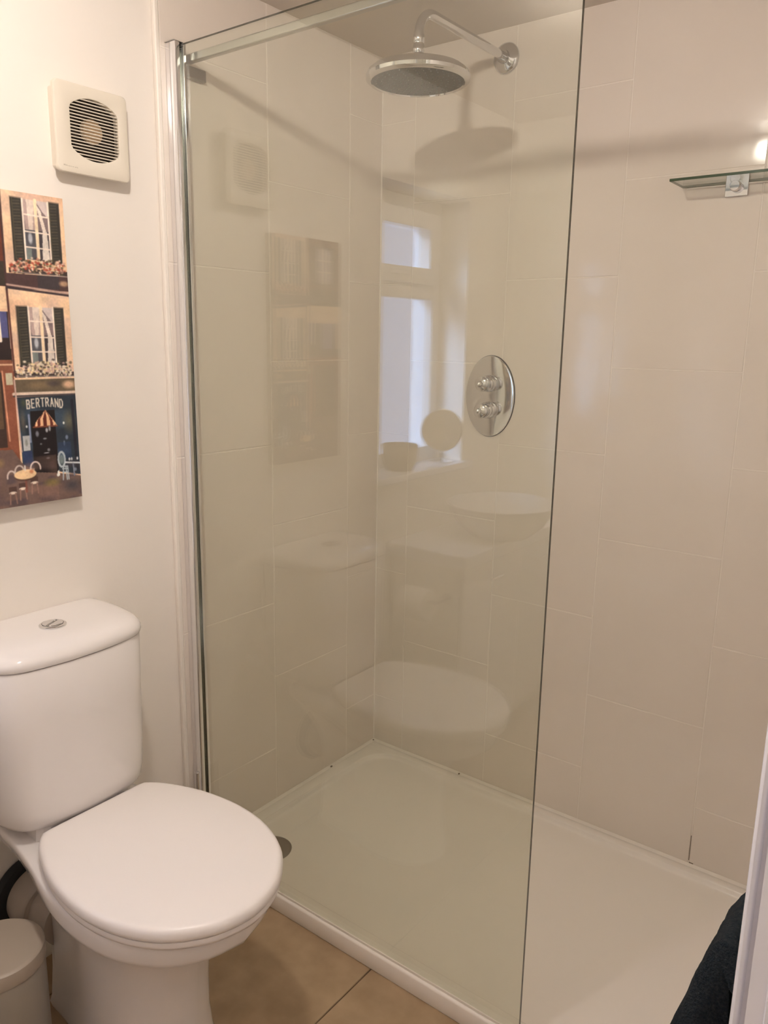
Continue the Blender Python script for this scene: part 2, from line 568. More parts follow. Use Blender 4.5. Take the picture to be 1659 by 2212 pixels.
# wall profile, rounded silver channel
pp = [(0.0005, -0.771), (0.0295, -0.771), (0.0325, -0.769), (0.0335, -0.766), (0.0335, GF - 0.0012), (0.014, GF - 0.0012), (0.014, GB + 0.0012), (0.0335, GB + 0.0012),
      (0.0335, -0.742), (0.031, -0.739), (0.0005, -0.739)]
MB().loft([[(x, y, TZ + 0.001) for x, y in pp], [(x, y, 2.014) for x, y in pp]]).build('wall_profile', M_ALU, scr, bevel=0.001)
MB().box((0.001, -0.774, 2.014), (0.0325, -0.7395, 2.0155)).build('profile_cap', M_SATIN, scr, bevel=0.0005)
MB().tube([(0.030, -0.782, TZ + 0.004), (0.030, -0.782, 0.292)], 0.0058, 14).build('adjuster_sleeve', M_CHROME, scr, bevel=0.0008)
MB().box((GX0, GF - 0.002, TZ + 0.0006), (GX1, GF, TZ + 0.006)).build('bottom_seal', M_SILICONE, scr)
# bracing bar along the top of the glass
MB().box((0.012, -0.733, 1.980), (GX1 + 0.02, -0.719, 1.998)).build('brace_bar', M_SATIN, scr, bevel=0.0025)
b = MB().box((0.0005, -0.742, 1.957), (0.012, -0.668, 1.982)).build('wall_bracket', M_DRAIN, scr, bevel=0.002)
MB().lathe([(0.0, 0), (0.007, 0), (0.007, 0.006), (0.005, 0.008), (0, 0.008)], (0.020, -0.7395, 1.985), (0, -1, 0), n=16).build('grub_screw', M_CHROME, scr)
b = MB().box((GX1 - 0.03, -0.7495, 1.972), (GX1 + 0.005, -0.735, 2.004)).build('glass_clamp', M_SATIN, scr, bevel=0.002)

# ------------------------------------------------------------------ rain shower
HX, HY = 0.405, -0.394
sh = empty('rain_shower', (HX, 0, 2.111), 'round chrome rain shower head on a bent wall arm with grey spray face', 'shower head')
AZ = 2.111
MB().lathe([(0.0, 0.0005), (0.037, 0.0005), (0.0375, 0.003), (0.036, 0.007), (0.029, 0.012), (0.020, 0.0145), (0.0165, 0.017), (0.016, 0.026), (0.0, 0.026)],
           (HX, 0, AZ), (0, -1, 0), n=48).build('wall_flange', M_CHROME, sh)
path = [(HX, -0.015, AZ), (HX, -0.12, AZ), (HX, -0.30, AZ)]
cx, cz, R = HY + 0.055, AZ - 0.055, 0.055
for k in range(1, 12):
    a = math.radians(90 + 90 * k / 11)
    path.append((HX, cx + R * math.cos(a), cz + R * math.sin(a)))
path[2] = (HX, cx, AZ)
path.append((HX, HY, 2.05))
path.append((HX, HY, 2.036))
MB().tube(path, 0.0105, 20).build('arm', M_CHROME, sh)
MB().lathe([(0.0, 0.075), (0.0118, 0.075), (0.0125, 0.072), (0.0125, 0.060), (0.0115, 0.0585), (0.0115, 0.054), (0.0128, 0.052), (0.0128, 0.040), (0.0115, 0.037), (0.013, 0.034),
            (0.018, 0.029), (0.0205, 0.022), (0.0195, 0.014), (0.015, 0.010), (0.0, 0.010)], (HX, HY, 1.982), n=32).build('swivel_joint', M_CHROME, sh)
head = MB().lathe([(0.0, 0.016), (0.022, 0.0158), (0.055, 0.0135), (0.085, 0.009), (0.105, 0.002), (0.1145, -0.006), (0.118, -0.014), (0.1165, -0.021), (0.111, -0.025), (0.1055, -0.0255), (0.104, -0.0225), (0.0, -0.0225)],
                  (HX, HY, 1.984), n=72).build('spray_head', M_CHROME, sh)
MB().lathe([(0.0, -0.0232), (0.10, -0.0232), (0.1035, -0.0225)], (HX, HY, 1.9835), n=64).build('spray_face', M_RUBBER_FACE, head)
s = MB()
for r, n in [(0.012, 5), (0.026, 10), (0.040, 16), (0.054, 21), (0.068, 26), (0.082, 31), (0.094, 36)]:
    for k in range(n):
        a = 2 * PI * k / n
        s.lathe([(0.0016, 0), (0.0010, -0.0022)], (HX + r * math.cos(a), HY + r * math.sin(a), 1.9835 - 0.0230), n=6)
tag(s.build('nozzle', mat('rubber_nozzle', (0.30, 0.31, 0.30), 0.5), head), kind='stuff')

# ------------------------------------------------------------------ thermostatic valve
vx, vz = 0.4005, 1.243
va = empty('shower_valve', (vx, 0, vz), 'oval chrome shower valve plate with two round control knobs on the tiled wall', 'shower valve')
N = 64


def oval(rx, rz, y):
    return [(vx + rx * math.cos(2 * PI * k / N), y, vz + rz * math.sin(2 * PI * k / N)) for k in range(N)]


MB().loft([oval(0.0765, 0.112, -0.0004), oval(0.0775, 0.113, -0.002), oval(0.0775, 0.113, -0.0045), oval(0.0762, 0.1117, -0.0062), oval(0.072, 0.107, -0.0068), oval(0.04, 0.06, -0.0075), oval(0.002, 0.003, -0.008)]).build(
    'face_plate', M_CHROME, va)
MB().loft([oval(0.0785, 0.1142, -0.0001), oval(0.0785, 0.1142, -0.0018)]).build('plate_gasket', M_BLACK, va)
for kz in (vz + 0.036, vz - 0.038):
    kn = MB().lathe([(0.0, 0.006), (0.0235, 0.006), (0.024, 0.009), (0.0225, 0.014), (0.0195, 0.0165), (0.0195, 0.021), (0.0215, 0.023), (0.0225, 0.026), (0.0215, 0.029), (0.0190, 0.031),
                     (0.0185, 0.040), (0.0200, 0.043), (0.0205, 0.050), (0.0195, 0.055), (0.0165, 0.0575), (0.0100, 0.059), (0.0085, 0.060), (0.0080, 0.066), (0.0065, 0.071), (0.003, 0.0735), (0.0, 0.074)],
                    (vx, 0, kz), (0, -1, 0), n=40).build('control_knob', M_CHROME, va)
    s = MB().lathe([(0.0197, 0.0165), (0.0205, 0.0175), (0.0205, 0.0195), (0.0197, 0.0205)], (vx, 0, kz), (0, -1, 0), n=40, cap=False)
    s.build('knob_ring', M_SATIN, kn)
MB().tube([(vx + 0.006, -0.050, vz - 0.020), (vx + 0.006, -0.0560, vz - 0.021)], 0.0032, 10).build('stop_button', M_CHROME, va)

# ------------------------------------------------------------------ glass shelf
sf = empty('glass_shelf', (1.14, -0.001, 1.748), 'clear glass wall shelf with dark green edge on square chrome brackets', 'shelf')
SX0, SX1, SY, SZ = 0.888, 1.388, -0.098, 1.749
s = MB().box((SX0, SY, SZ), (SX1, -0.003, SZ + 0.006))
s.mi = [0, 0, 1, 1, 1, 1]
s.build('shelf_pane', [G_SHELF, M_SEDGE], sf, bevel=0.0008, smooth=False)
for bx in (1.0085, 1.29):
    bk = MB().box((bx - 0.0245, -0.007, 1.7205), (bx + 0.0245, -0.0003, 1.7695)).build('bracket_plate', M_CHROME, sf, bevel=0.0012)
    MB().lathe([(0.0, 0.005), (0.012, 0.005), (0.012, 0.022), (0.010, 0.025), (0, 0.025)], (bx, 0, 1.741), (0, -1, 0), n=24).build('clamp_stud', M_CHROME, bk)
    MB().tube([(bx - 0.004, -0.018, 1.737), (bx - 0.004, -0.018, 1.7475)], 0.0035, 10).build('clamp_screw', M_SATIN, bk)
MB().tube([(SX0 + 0.01, -0.003, SZ - 0.0022), (SX1 - 0.01, -0.003, SZ - 0.0022)], 0.0018, 8).build('rear_bead', M_SILICONE, sf)

# ------------------------------------------------------------------ extractor fan
FY0, FY1, FZ0, FZ1, FXD = -1.0535, -0.890, 1.7085, 1.8755, 0.020
fc = ((FY0 + FY1) / 2, (FZ0 + FZ1) / 2)
fan = empty('extractor_fan', (WX, fc[0], FZ0), 'square cream extractor fan with slatted grille high on the painted wall', 'extractor fan')


def rr2(hw, hh, r, x, n=10):
    q = rrect(-hw, hw, -hh, hh, r, 0, n)
    return [(x, fc[0] + a, fc[1] + b) for a, b, _ in q]


def grille(hw, hh, x, n=10, cy=0.004, cz=0.003):
    """barrel-shaped opening with the same vertex order as rr2"""
    out = []
    m = 4 * (n + 1)
    for i in range(m):
        q, k = divmod(i, n + 1)
        a = math.radians(q * 90 + 90 * k / n)
        c, s_ = math.cos(a), math.sin(a)
        out.append((x, fc[0] + cy + hw * max(-1, min(1, 1.32 * c)), fc[1] + cz + hh * s_))
    return out


hw, hh = (FY1 - FY0) / 2, (FZ1 - FZ0) / 2
gh, gv = 0.0545, 0.0585
s = MB()
s.loft([rr2(hw - 0.007, hh - 0.007, 0.008, WX + 0.0002), rr2(hw - 0.006, hh - 0.006, 0.008, FXD - 0.013), rr2(hw - 0.0005, hh - 0.0005, 0.009, FXD - 0.010), rr2(hw, hh, 0.010, FXD - 0.003),
        rr2(hw - 0.001, hh - 0.001, 0.010, FXD - 0.0008), rr2(hw - 0.003, hh - 0.003, 0.009, FXD), rr2(hw - 0.012, hh - 0.012, 0.010, FXD + 0.0005),
        grille(gh + 0.002, gv + 0.002, FXD + 0.001), grille(gh, gv, FXD), grille(gh, gv, FXD - 0.016)], True, False)
s.build('housing', M_FAN, fan, ang=40)
MB().loft([grille(gh - 0.0004, gv - 0.0004, FXD - 0.0158), grille(0.001, 0.001, FXD - 0.0159)], False, False).build('duct_backing', M_DARK, fan)
MB().lathe([(0.024, 0.0), (0.024, 0.006), (0.021, 0.009), (0.0, 0.0095)], (FXD - 0.0155, fc[0] + 0.003, fc[1] + 0.003), (1, 0, 0), n=40).build('motor_hub', M_FANHUB, fan)
s = MB()
for k in range(5):
    a = 2 * PI * k / 5 + 0.3
    c, sn = math.cos(a), math.sin(a)
    c2, s2 = math.cos(a + 0.7), math.sin(a + 0.7)
    x0 = FXD - 0.0150
    s.add([(x0, fc[0] + 0.025 * c, fc[1] + 0.025 * sn), (x0 + 0.001, fc[0] + 0.048 * c, fc[1] + 0.048 * sn), (x0 + 0.004, fc[0] + 0.046 * c2, fc[1] + 0.046 * s2), (x0 + 0.004, fc[0] + 0.024 * c2, fc[1] + 0.024 * s2)], [(0, 1, 2, 3)])
s.build('fan_blades', M_DARK, fan)
ns = 19
for i in range(ns):
    z = -gv + (i + 0.75) * (2 * gv) / (ns + 0.5)
    z += 0.0
    ext = gh * min(1.0, 1.32 * math.sqrt(max(0.0, 1 - (z / gv) ** 2)))
    s = MB()
    zc = fc[1] + z + 0.003
    yc = fc[0] + 0.004
    s.loft([[(FXD - 0.007, y, zc + 0.0004), (FXD - 0.002, y, zc - 0.0012), (FXD - 0.0008, y, zc - 0.0002), (FXD - 0.002, y, zc + 0.0012), (FXD - 0.007, y, zc + 0.0018)]
            for y in (yc - ext - 0.0004, yc, yc + ext + 0.0004)])
    s.build('slat', M_FAN, fan)


# ------------------------------------------------------------------ lettering
STROKES = {
    'A': [[(0, 0), (.5, 1), (1, 0)], [(.2, .38), (.8, .38)]], 'B': [[(0, 0), (0, 1), (.7, 1), (.85, .78), (.7, .54), (0, .54)], [(.7, .54), (.95, .3), (.75, 0), (0, 0)]],
    'D': [[(0, 0), (0, 1), (.6, 1), (.95, .7), (.95, .3), (.6, 0), (0, 0)]], 'E': [[(.85, 1), (0, 1), (0, 0), (.85, 0)], [(0, .52), (.7, .52)]],
    'N': [[(0, 0), (0, 1), (1, 0), (1, 1)]], 'R': [[(0, 0), (0, 1), (.7, 1), (.9, .76), (.7, .5), (0, .5)], [(.45, .5), (.95, 0)]],
    'T': [[(.5, 0), (.5, 1)], [(0, 1), (1, 1)]], 'M': [[(0, 0), (0, 1), (.5, .3), (1, 1), (1, 0)]],
    'O': [[(.5, 1), (.1, .8), (0, .5), (.1, .2), (.5, 0), (.9, .2), (1, .5), (.9, .8), (.5, 1)]],
    'S': [[(.95, .85), (.6, 1), (.15, .9), (.1, .65), (.9, .38), (.9, .12), (.5, 0), (.05, .12)]],
    'L': [[(0, 1), (0, 0), (.8, 0)]], 'I': [[(.5, 0), (.5, 1)]]}
# faint maker's print at the lower left of the fan
s = MB()
u = FY0 + 0.012
for ch in 'MANROSE':
    for st in STROKES[ch]:
        for (a0, b0), (a1, b1) in zip(st[:-1], st[1:]):
            w = 0.0004
            d = Vector((a1 - a0, b1 - b0)) * 1.0
            p0 = Vector((u + a0 * 0.0030, FZ0 + 0.0105 + b0 * 0.0032))
            p1 = Vector((u + a1 * 0.0030, FZ0 + 0.0105 + b1 * 0.0032))
            n_ = (p1 - p0).normalized()
            n_ = Vector((-n_.y, n_.x)) * w
            X = FXD + 0.0005
            s.add([(X, *(p0 - n_)), (X, *(p1 - n_)), (X, *(p1 + n_)), (X, *(p0 + n_))], [(0, 1, 2, 3)])
    u += 0.0046
s.build('maker_print', M_PRINT, fan, smooth=False)
MB().lathe([(0.0012, 0.0), (0.0012, -0.0015), (0, -0.0015)], (0.004, fc[0] + 0.035, FZ0 + 0.0065), n=10).build('cover_screw', M_DARK, fan)

# ------------------------------------------------------------------ canvas print
CY0, CY1, CZ0, CZ1, CT = -1.305, -1.045, 1.0575, 1.6575, 0.012
cv = empty('canvas_print', (WX, (CY0 + CY1) / 2, CZ0), 'tall canvas painting of a Paris street with shuttered windows and a blue cafe front', 'picture')
W, H = 250, 577
img = np.zeros((H, W, 3))
rng = np.random.RandomState(3)


def C(r, g, b):
    return np.array([r, g, b], float) / 255.0


def smooth_noise(sy, sx, amp):
    a = rng.rand(sy + 1, sx + 1)
    yy = np.linspace(0, sy, H, endpoint=False)
    xx = np.linspace(0, sx, W, endpoint=False)
    y0, x0 = yy.astype(int), xx.astype(int)
    fy_, fx_ = (yy - y0)[:, None], (xx - x0)[None, :]
    fy_, fx_ = fy_ ** 2 * (3 - 2 * fy_), fx_ ** 2 * (3 - 2 * fx_)
    g = a[np.ix_(y0, x0)] * (1 - fy_) * (1 - fx_) + a[np.ix_(y0 + 1, x0)] * fy_ * (1 - fx_) + a[np.ix_(y0, x0 + 1)] * (1 - fy_) * fx_ + a[np.ix_(y0 + 1, x0 + 1)] * fy_ * fx_
    return (g - 0.5) * 2 * amp


UU, VV = np.meshgrid((np.arange(W) + 0.5) / W, (np.arange(H) + 0.5) / H)


def blend(mask, col, a=1.0):
    m = np.clip(mask, 0, 1)[..., None] * a
    img[:] = img * (1 - m) + col * m


def poly(pts, col, a=1.0):
    P = np.array(pts, float)
    ins = np.zeros((H, W), bool)
    j = len(P) - 1
    for i in range(len(P)):
        xi, yi = P[i]
        xj, yj = P[j]
        c = ((yi > VV) != (yj > VV)) & (UU < (xj - xi) * (VV - yi) / (yj - yi + 1e-12) + xi)
        ins ^= c
        j = i
    blend(ins, col, a)


def rect(u0, v0, u1, v1, col, a=1.0):
    blend((UU >= u0) & (UU <= u1) & (VV >= v0) & (VV <= v1), col, a)


ASP = 0.26 / 0.60


def line(u0, v0, u1, v1, w, col, a=1.0):
    # w in units of canvas width
    x, y = UU, VV / ASP
    y0, y1 = v0 / ASP, v1 / ASP
    dx, dy = u1 - u0, y1 - y0
    L2 = dx * dx + dy * dy + 1e-12
    t = np.clip(((x - u0) * dx + (y - y0) * dy) / L2, 0, 1)
    d = np.hypot(x - (u0 + t * dx), y - (y0 + t * dy))
    blend(np.clip((w - d) * W * 0.9 + 0.5, 0, 1), col, a)


def ell(u, v, ru, rv, col, a=1.0, soft=0.1):
    d = np.sqrt(((UU - u) / ru) ** 2 + ((VV - v) / rv) ** 2)
    blend(np.clip((1 - d) / soft, 0, 1), col, a)


def arc(u, v, ru, rv, a0, a1, w, col, n=14):
    pts = [(u + ru * math.cos(math.radians(a0 + (a1 - a0) * k / n)), v + rv * math.sin(math.radians(a0 + (a1 - a0) * k / n))) for k in range(n + 1)]
    for p, q in zip(pts[:-1], pts[1:]):
        line(*p, *q, w, col)


CREAM, SHUT, DKB, WHT = C(222, 190, 156), C(50, 47, 44), C(50, 38, 36), C(226, 210, 196)
rect(0, 0, 1, 1, CREAM)
# pinkish plaster patches of the facades
blend(np.clip(smooth_noise(14, 5, 1.6), 0, 1), C(196, 156, 130), 0.55)
blend(np.clip(smooth_noise(20, 7, 1.4), 0, 1), C(176, 150, 150), 0.35)
# the neighbouring brown house on the left half
poly([(0, 0), (0.515, 0), (0.507, 0.12), (0.503, 0.30), (0.0, 0.285)], C(120, 62, 44))
blend((UU < 0.508) & (VV < 0.3), C(70, 40, 36), 0.5)
rect(0.06, 0.03, 0.44, 0.20, C(38, 34, 36))
rect(0.13, 0.04, 0.37, 0.19, C(150, 140, 150))
line(0.25, 0.04, 0.25, 0.19, 0.012, WHT)
for v in (0.09, 0.14):
    line(0.13, v, 0.37, v, 0.006, WHT)
rect(0.0, 0.215, 0.505, 0.29, C(52, 46, 40))
rect(0.0, 0.292, 0.505, 0.36, CREAM * 1.0)
rect(0.05, 0.37, 0.50, 0.52, C(44, 34, 34))
rect(0.10, 0.37, 0.30, 0.50, C(120, 118, 150))
rect(0.42, 0.37, 0.49, 0.45, C(76, 78, 120))
line(0.425, 0.37, 0.43, 0.46, 0.012, WHT)
rect(0.0, 0.485, 0.505, 0.525, C(42, 34, 34))
rect(0.0, 0.525, 0.505, 0.86, C(118, 70, 52))
rect(0.0, 0.52, 0.50, 0.555, C(122, 76, 58))
line(0.0, 0.535, 0.5, 0.535, 0.006, C(196, 160, 132))
rect(0.05, 0.56, 0.415, 0.80, C(56, 42, 38))
blend((UU < 0.40) & (UU > 0.25) & (VV > 0.57) & (VV < 0.74), C(104, 84, 60), 0.6)
poly([(0.42, 0.555), (0.508, 0.556), (0.50, 0.83), (0.43, 0.80)], C(128, 76, 58))
line(0.42, 0.556, 0.435, 0.78, 0.006, C(196, 140, 112))
rect(0.445, 0.562, 0.495, 0.60, C(178, 172, 148))
line(0.507, 0.30, 0.515, 0.57, 0.008, C(84, 52, 48))
line(0.510, 0.0, 0.507, 0.30, 0.008, C(64, 44, 44))


def house_window(u0, u1, s0, s1, v0, v1, fl):
    # shutters, then panes, curtains, bars and flower box
    for a, b in ((s0, u0), (u1, s1)):
        rect(a - 0.006, v0 - 0.003, b + 0.004, v1 + 0.01, C(88, 74, 66), 0.6)
        rect(a, v0, b, v1 + 0.008, SHUT)
        n = 20
        for k in range(n):
            v = v0 + 0.008 + (v1 - v0) * k / n
            line(a + 0.02, v + 0.001, b - 0.022, v - 0.001, 0.0035, C(104, 98, 74) if k % 2 else C(82, 80, 66), 0.6)
        line(a + 0.012, v0, a + 0.012, v1, 0.003, C(92, 88, 62), 0.6)
    rect(u0, v0, u1, v1, C(120, 104, 104))
    um = (u0 + u1) / 2
    vm = v0 + (v1 - v0) * 0.5
    poly([(u0, v0), (um, v0), (um - 0.01, vm), (u0 + 0.015, vm)], C(168, 146, 140))
    poly([(u0 + 0.03, v0), (um - 0.01, v0), (um - 0.03, vm), (u0 + 0.04, vm)], C(206, 190, 178))
    poly([(um, v0), (u1, v0), (u1 - 0.005, v0 + 0.05), (um + 0.05, v0 + 0.03)], C(190, 176, 172))
    poly([(um + 0.005, v0 + 0.01), (um + 0.04, v0 + 0.03), (u1 - 0.02, vm + 0.01), (u1 - 0.045, vm + 0.02)], C(214, 200, 188))
    poly([(u0, vm), (um, vm), (um, v1), (u0, v1)], C(74, 74, 80))
    ell(u0 + 0.045, vm + 0.025, 0.022, 0.022, C(176, 178, 184), 0.9, 0.5)
    rect(u0 + 0.01, v1 - 0.035, u0 + 0.05, v1, C(120, 130, 126), 0.8)
    poly([(um, vm), (u1, vm), (u1, v1), (um, v1)], C(64, 58, 62))
    poly([(u1 - 0.055, vm), (u1 - 0.02, vm), (u1 - 0.01, v1), (u1 - 0.07, v1)], C(204, 194, 184))
    line(um, v0, um, v1, 0.013, C(226, 204, 172))
    for a in (u0, u1):
        line(a, v0, a, v1, 0.007, WHT)
    for k in (0.25, 0.53, 0.79):
        line(u0, v0 + (v1 - v0) * k, u1, v0 + (v1 - v0) * k + 0.002, 0.005, WHT)
    # flowers
    vb = v1 + 0.025
    rect(s0 - 0.05, vb + 0.005, 1.0, vb + 0.020, C(58, 48, 46))
    for k in range(300):
        u = s0 - 0.04 + rng.rand() * (1.02 - s0)
        v = vb + (rng.randn() * 0.011) - 0.010 * math.sin(max(0, min(1, (u - s0) / 0.4)) * PI)
        c = fl[rng.randint(len(fl))]
        ell(u, v, 0.010 + rng.rand() * 0.008, 0.0035 + rng.rand() * 0.003, c, 0.85, 0.5)
    for u in (s0 + 0.20, s1 - 0.06):
        for k in range(14):
            ell(u + rng.randn() * 0.012, vb + 0.012 + k * 0.0016, 0.008, 0.003, C(206, 186, 160), 0.8, 0.5)
    line(s0 - 0.03, vb + 0.016, 1.0, vb + 0.02, 0.004, C(150, 138, 132), 0.7)


house_window(0.675, 0.875, 0.586, 0.962, 0.019, 0.203, [C(206, 178, 140), C(150, 60, 48), C(196, 150, 130), C(80, 74, 52), C(62, 46, 44), C(214, 190, 170), C(160, 80, 60)])
rect(0.512, 0.25, 1.0, 0.296, C(70, 52, 52))
blend((UU > 0.75) & (VV > 0.25) & (VV < 0.292) & (UU < 0.93), C(52, 50, 54), 0.7)
ell(0.965, 0.272, 0.05, 0.012, C(190, 156, 124), 0.8, 0.6)
line(0.512, 0.285, 1.0, 0.302, 0.007, C(168, 140, 128))
line(0.512, 0.294, 1.0, 0.309, 0.008, C(56, 46, 50))
house_window(0.660, 0.857, 0.568, 0.942, 0.351, 0.532, [C(206, 194, 172), C(220, 208, 190), C(96, 84, 70), C(60, 50, 50), C(182, 150, 140), C(214, 196, 150)])
rect(0.502, 0.584, 1.0, 0.628, C(96, 84, 68))
ell(0.70, 0.604, 0.12, 0.016, C(128, 108, 82), 0.7, 0.8)
ell(0.82, 0.600, 0.08, 0.014, C(60, 54, 58), 0.7, 0.8)
ell(0.95, 0.605, 0.07, 0.018, C(200, 164, 136), 0.9, 0.6)
line(0.495, 0.630, 1.0, 0.632, 0.012, C(206, 186, 170))
line(0.495, 0.637, 1.0, 0.639, 0.007, C(70, 62, 64))
# cafe front
poly([(0.512, 0.641), (1.0, 0.641), (1.0, 0.92), (0.52, 0.87)], C(40, 48, 58))
blend(np.clip(smooth_noise(30, 8, 1.5), 0, 1) * ((UU > 0.52) & (VV > 0.645) & (VV < 0.86)), C(64, 84, 104), 0.5)
ell(0.565, 0.66, 0.03, 0.02, C(86, 92, 62), 0.6, 0.9)
ell(0.93, 0.73, 0.07, 0.05, C(118, 108, 78), 0.6, 0.9)
ell(0.55, 0.72, 0.03, 0.05, C(104, 96, 84), 0.7, 0.9)
line(0.508, 0.585, 0.520, 0.82, 0.006, C(190, 160, 150))
line(0.598, 0.70, 0.598, 0.79, 0.007, C(130, 140, 168))
line(0.965, 0.66, 0.975, 0.90, 0.012, C(32, 34, 44))
rect(0.612, 0.688, 0.81, 0.91, C(24, 20, 22))
# striped half-round awning
ac, av = 0.727, 0.742
for k in range(11):
    a0, a1 = math.radians(180 + 180 * k / 11), math.radians(180 + 180 * (k + 1) / 11)
    top = (0.735, 0.686)
    poly([(ac + 0.100 * math.cos(a0) * 1.0, av - 0.002), (ac + 0.10 * math.cos(a0) * 0.92, av - 0.030 * abs(math.sin(a0))), top,
          (ac + 0.10 * math.cos(a1) * 0.92, av - 0.030 * abs(math.sin(a1))), (ac + 0.10 * math.cos(a1), av - 0.002)], C(222, 178, 138) if k % 2 == 0 else C(92, 42, 34))
line(0.627, 0.742, 0.826, 0.743, 0.005, C(120, 64, 48))
# sign lettering
word = 'BERTRAND'
du = (0.897 - 0.588) / len(word)
for i, ch in enumerate(word):
    u = 0.590 + i * du
    v1_ = 0.679 + 0.003 * (i / 7) - 0.006 * math.sin(PI * i / 7)
    hgt, wid = 0.0275, du * 0.62
    for st in STROKES[ch]:
        for (a0, b0), (a1, b1) in zip(st[:-1], st[1:]):
            line(u + a0 * wid, v1_ - b0 * hgt, u + a1 * wid, v1_ - b1 * hgt, 0.0047, C(206, 196, 182))
# things in and by the doorway
for (u, v, ru, rv, c) in [(0.655, 0.765, .018, .013, C(120, 122, 134)), (0.735, 0.755, .014, .010, C(170, 172, 180)), (0.76, 0.75, .012, .012, C(150, 154, 160)), (0.715, 0.783, .02, .004, C(140, 142, 150)),
                          (0.68, 0.80, .012, .004, C(110, 112, 118)), (0.74, 0.822, .016, .007, C(124, 124, 130)), (0.72, 0.832, .03, .0025, C(170, 170, 176)), (0.73, 0.85, .02, .004, C(96, 98, 104)),
                          (0.575, 0.738, .010, .006, C(222, 226, 226)), (0.882, 0.735, .010, .006, C(222, 226, 222)), (0.90, 0.785, .016, .010, C(116, 128, 150)), (0.875, 0.805, .01, .012, C(110, 122, 142))]:
    ell(u, v, ru, rv, c, 0.9, 0.5)
rect(0.535, 0.768, 0.592, 0.818, C(168, 170, 172))
ell(0.563, 0.792, 0.014, 0.014, C(120, 122, 116), 0.8, 0.5)
rect(0.53, 0.82, 0.605, 0.87, C(40, 52, 88), 0.8)
rect(0.82, 0.80, 0.93, 0.86, C(42, 58, 92), 0.5)
# pavement
poly([(0.0, 0.80), (0.45, 0.81), (0.52, 0.86), (0.62, 0.893), (0.80, 0.905), (1.0, 0.925), (1.0, 1.0), (0.0, 1.0)], C(104, 84, 78))
blend(np.clip(smooth_noise(60, 12, 1.3), 0, 1) * (VV > 0.86), C(72, 62, 70), 0.6)
blend(np.clip(smooth_noise(40, 9, 1.3), 0, 1) * (VV > 0.84) * (UU < 0.8), C(136, 104, 92), 0.5)
ell(0.75, 0.935, 0.09, 0.018, C(126, 112, 62), 0.7, 0.7)
ell(0.92, 0.955, 0.10, 0.03, C(52, 56, 66), 0.6, 0.8)
ell(0.34, 0.85, 0.05, 0.02, C(140, 116, 74), 0.6, 0.8)
# round cafe table and chairs
IV, BR = C(222, 200, 170), C(86, 56, 50)
for (u, v, ru, rv) in [(0.620, 0.880, 0.040, 0.022), (0.490, 0.885, 0.035, 0.020), (0.425, 0.900, 0.032, 0.020)]:
    arc(u, v, ru, rv, 170, 370, 0.006, C(190, 176, 170))
for (u, v) in [(0.602, 0.930), (0.505, 0.945), (0.425, 0.955)]:
    rect(u - 0.03, v - 0.022, u + 0.03, v - 0.004, C(74, 54, 50), 0.9)
    ell(u, v - 0.002, 0.034, 0.0055, C(220, 206, 192), 1, 0.3)
    line(u - 0.02, v, u - 0.025, v + 0.035, 0.005, C(140, 108, 98))
    line(u + 0.02, v, u + 0.028, v + 0.035, 0.005, C(140, 108, 98))
line(0.535, 0.905, 0.535, 0.955, 0.008, C(120, 74, 62))
ell(0.535, 0.900, 0.096, 0.0185, C(82, 58, 50), 1, 0.1)
ell(0.535, 0.896, 0.094, 0.0175, C(228, 196, 154), 1, 0.1)
ell(0.585, 0.889, 0.022, 0.009, C(190, 118, 84), 0.9, 0.6)
line(0.535, 0.868, 0.535, 0.882, 0.006, C(214, 206, 200))
# right chair, table and dove
PB = C(160, 170, 178)
arc(0.843, 0.860, 0.028, 0.026, 0, 360, 0.008, PB)
ell(0.843, 0.86, 0.024, 0.022, C(118, 132, 132), 0.8, 0.4)
for v in (0.885, 0.893, 0.905):
    line(0.845, v, 0.89, v + 0.001, 0.005, PB)
for (a, b) in ((0.855, 0.845), (0.875, 0.88), (0.89, 0.895)):
    line(a, 0.885, b, 0.932, 0.005, PB)
line(0.875, 0.872, 1.0, 0.879, 0.007, C(196, 200, 206))
for u in (0.91, 0.93, 0.98):
    ell(u, 0.862, 0.010, 0.007, C(214, 218, 222), 0.9, 0.4)
line(0.94, 0.88, 0.945, 0.92, 0.006, C(110, 118, 134))
ell(0.955, 0.90, 0.02, 0.008, C(130, 140, 156), 0.8, 0.5)
ell(0.805, 0.912, 0.016, 0.007, C(216, 214, 208), 1, 0.4)
poly([(0.80, 0.90), (0.815, 0.895), (0.82, 0.915), (0.80, 0.915)], C(216, 214, 208))
# brush texture
img *= (1 + smooth_noise(190, 90, 0.05) + smooth_noise(40, 14, 0.06))[..., None]
img[:] = np.clip(img * 1.08 + 0.02, 0, 1)
# one box-filter pass softens the strokes
k = img.copy()
k[1:-1, 1:-1] = (img[1:-1, 1:-1] * 2 + img[:-2, 1:-1] + img[2:, 1:-1] + img[1:-1, :-2] + img[1:-1, 2:]) / 6
img = k

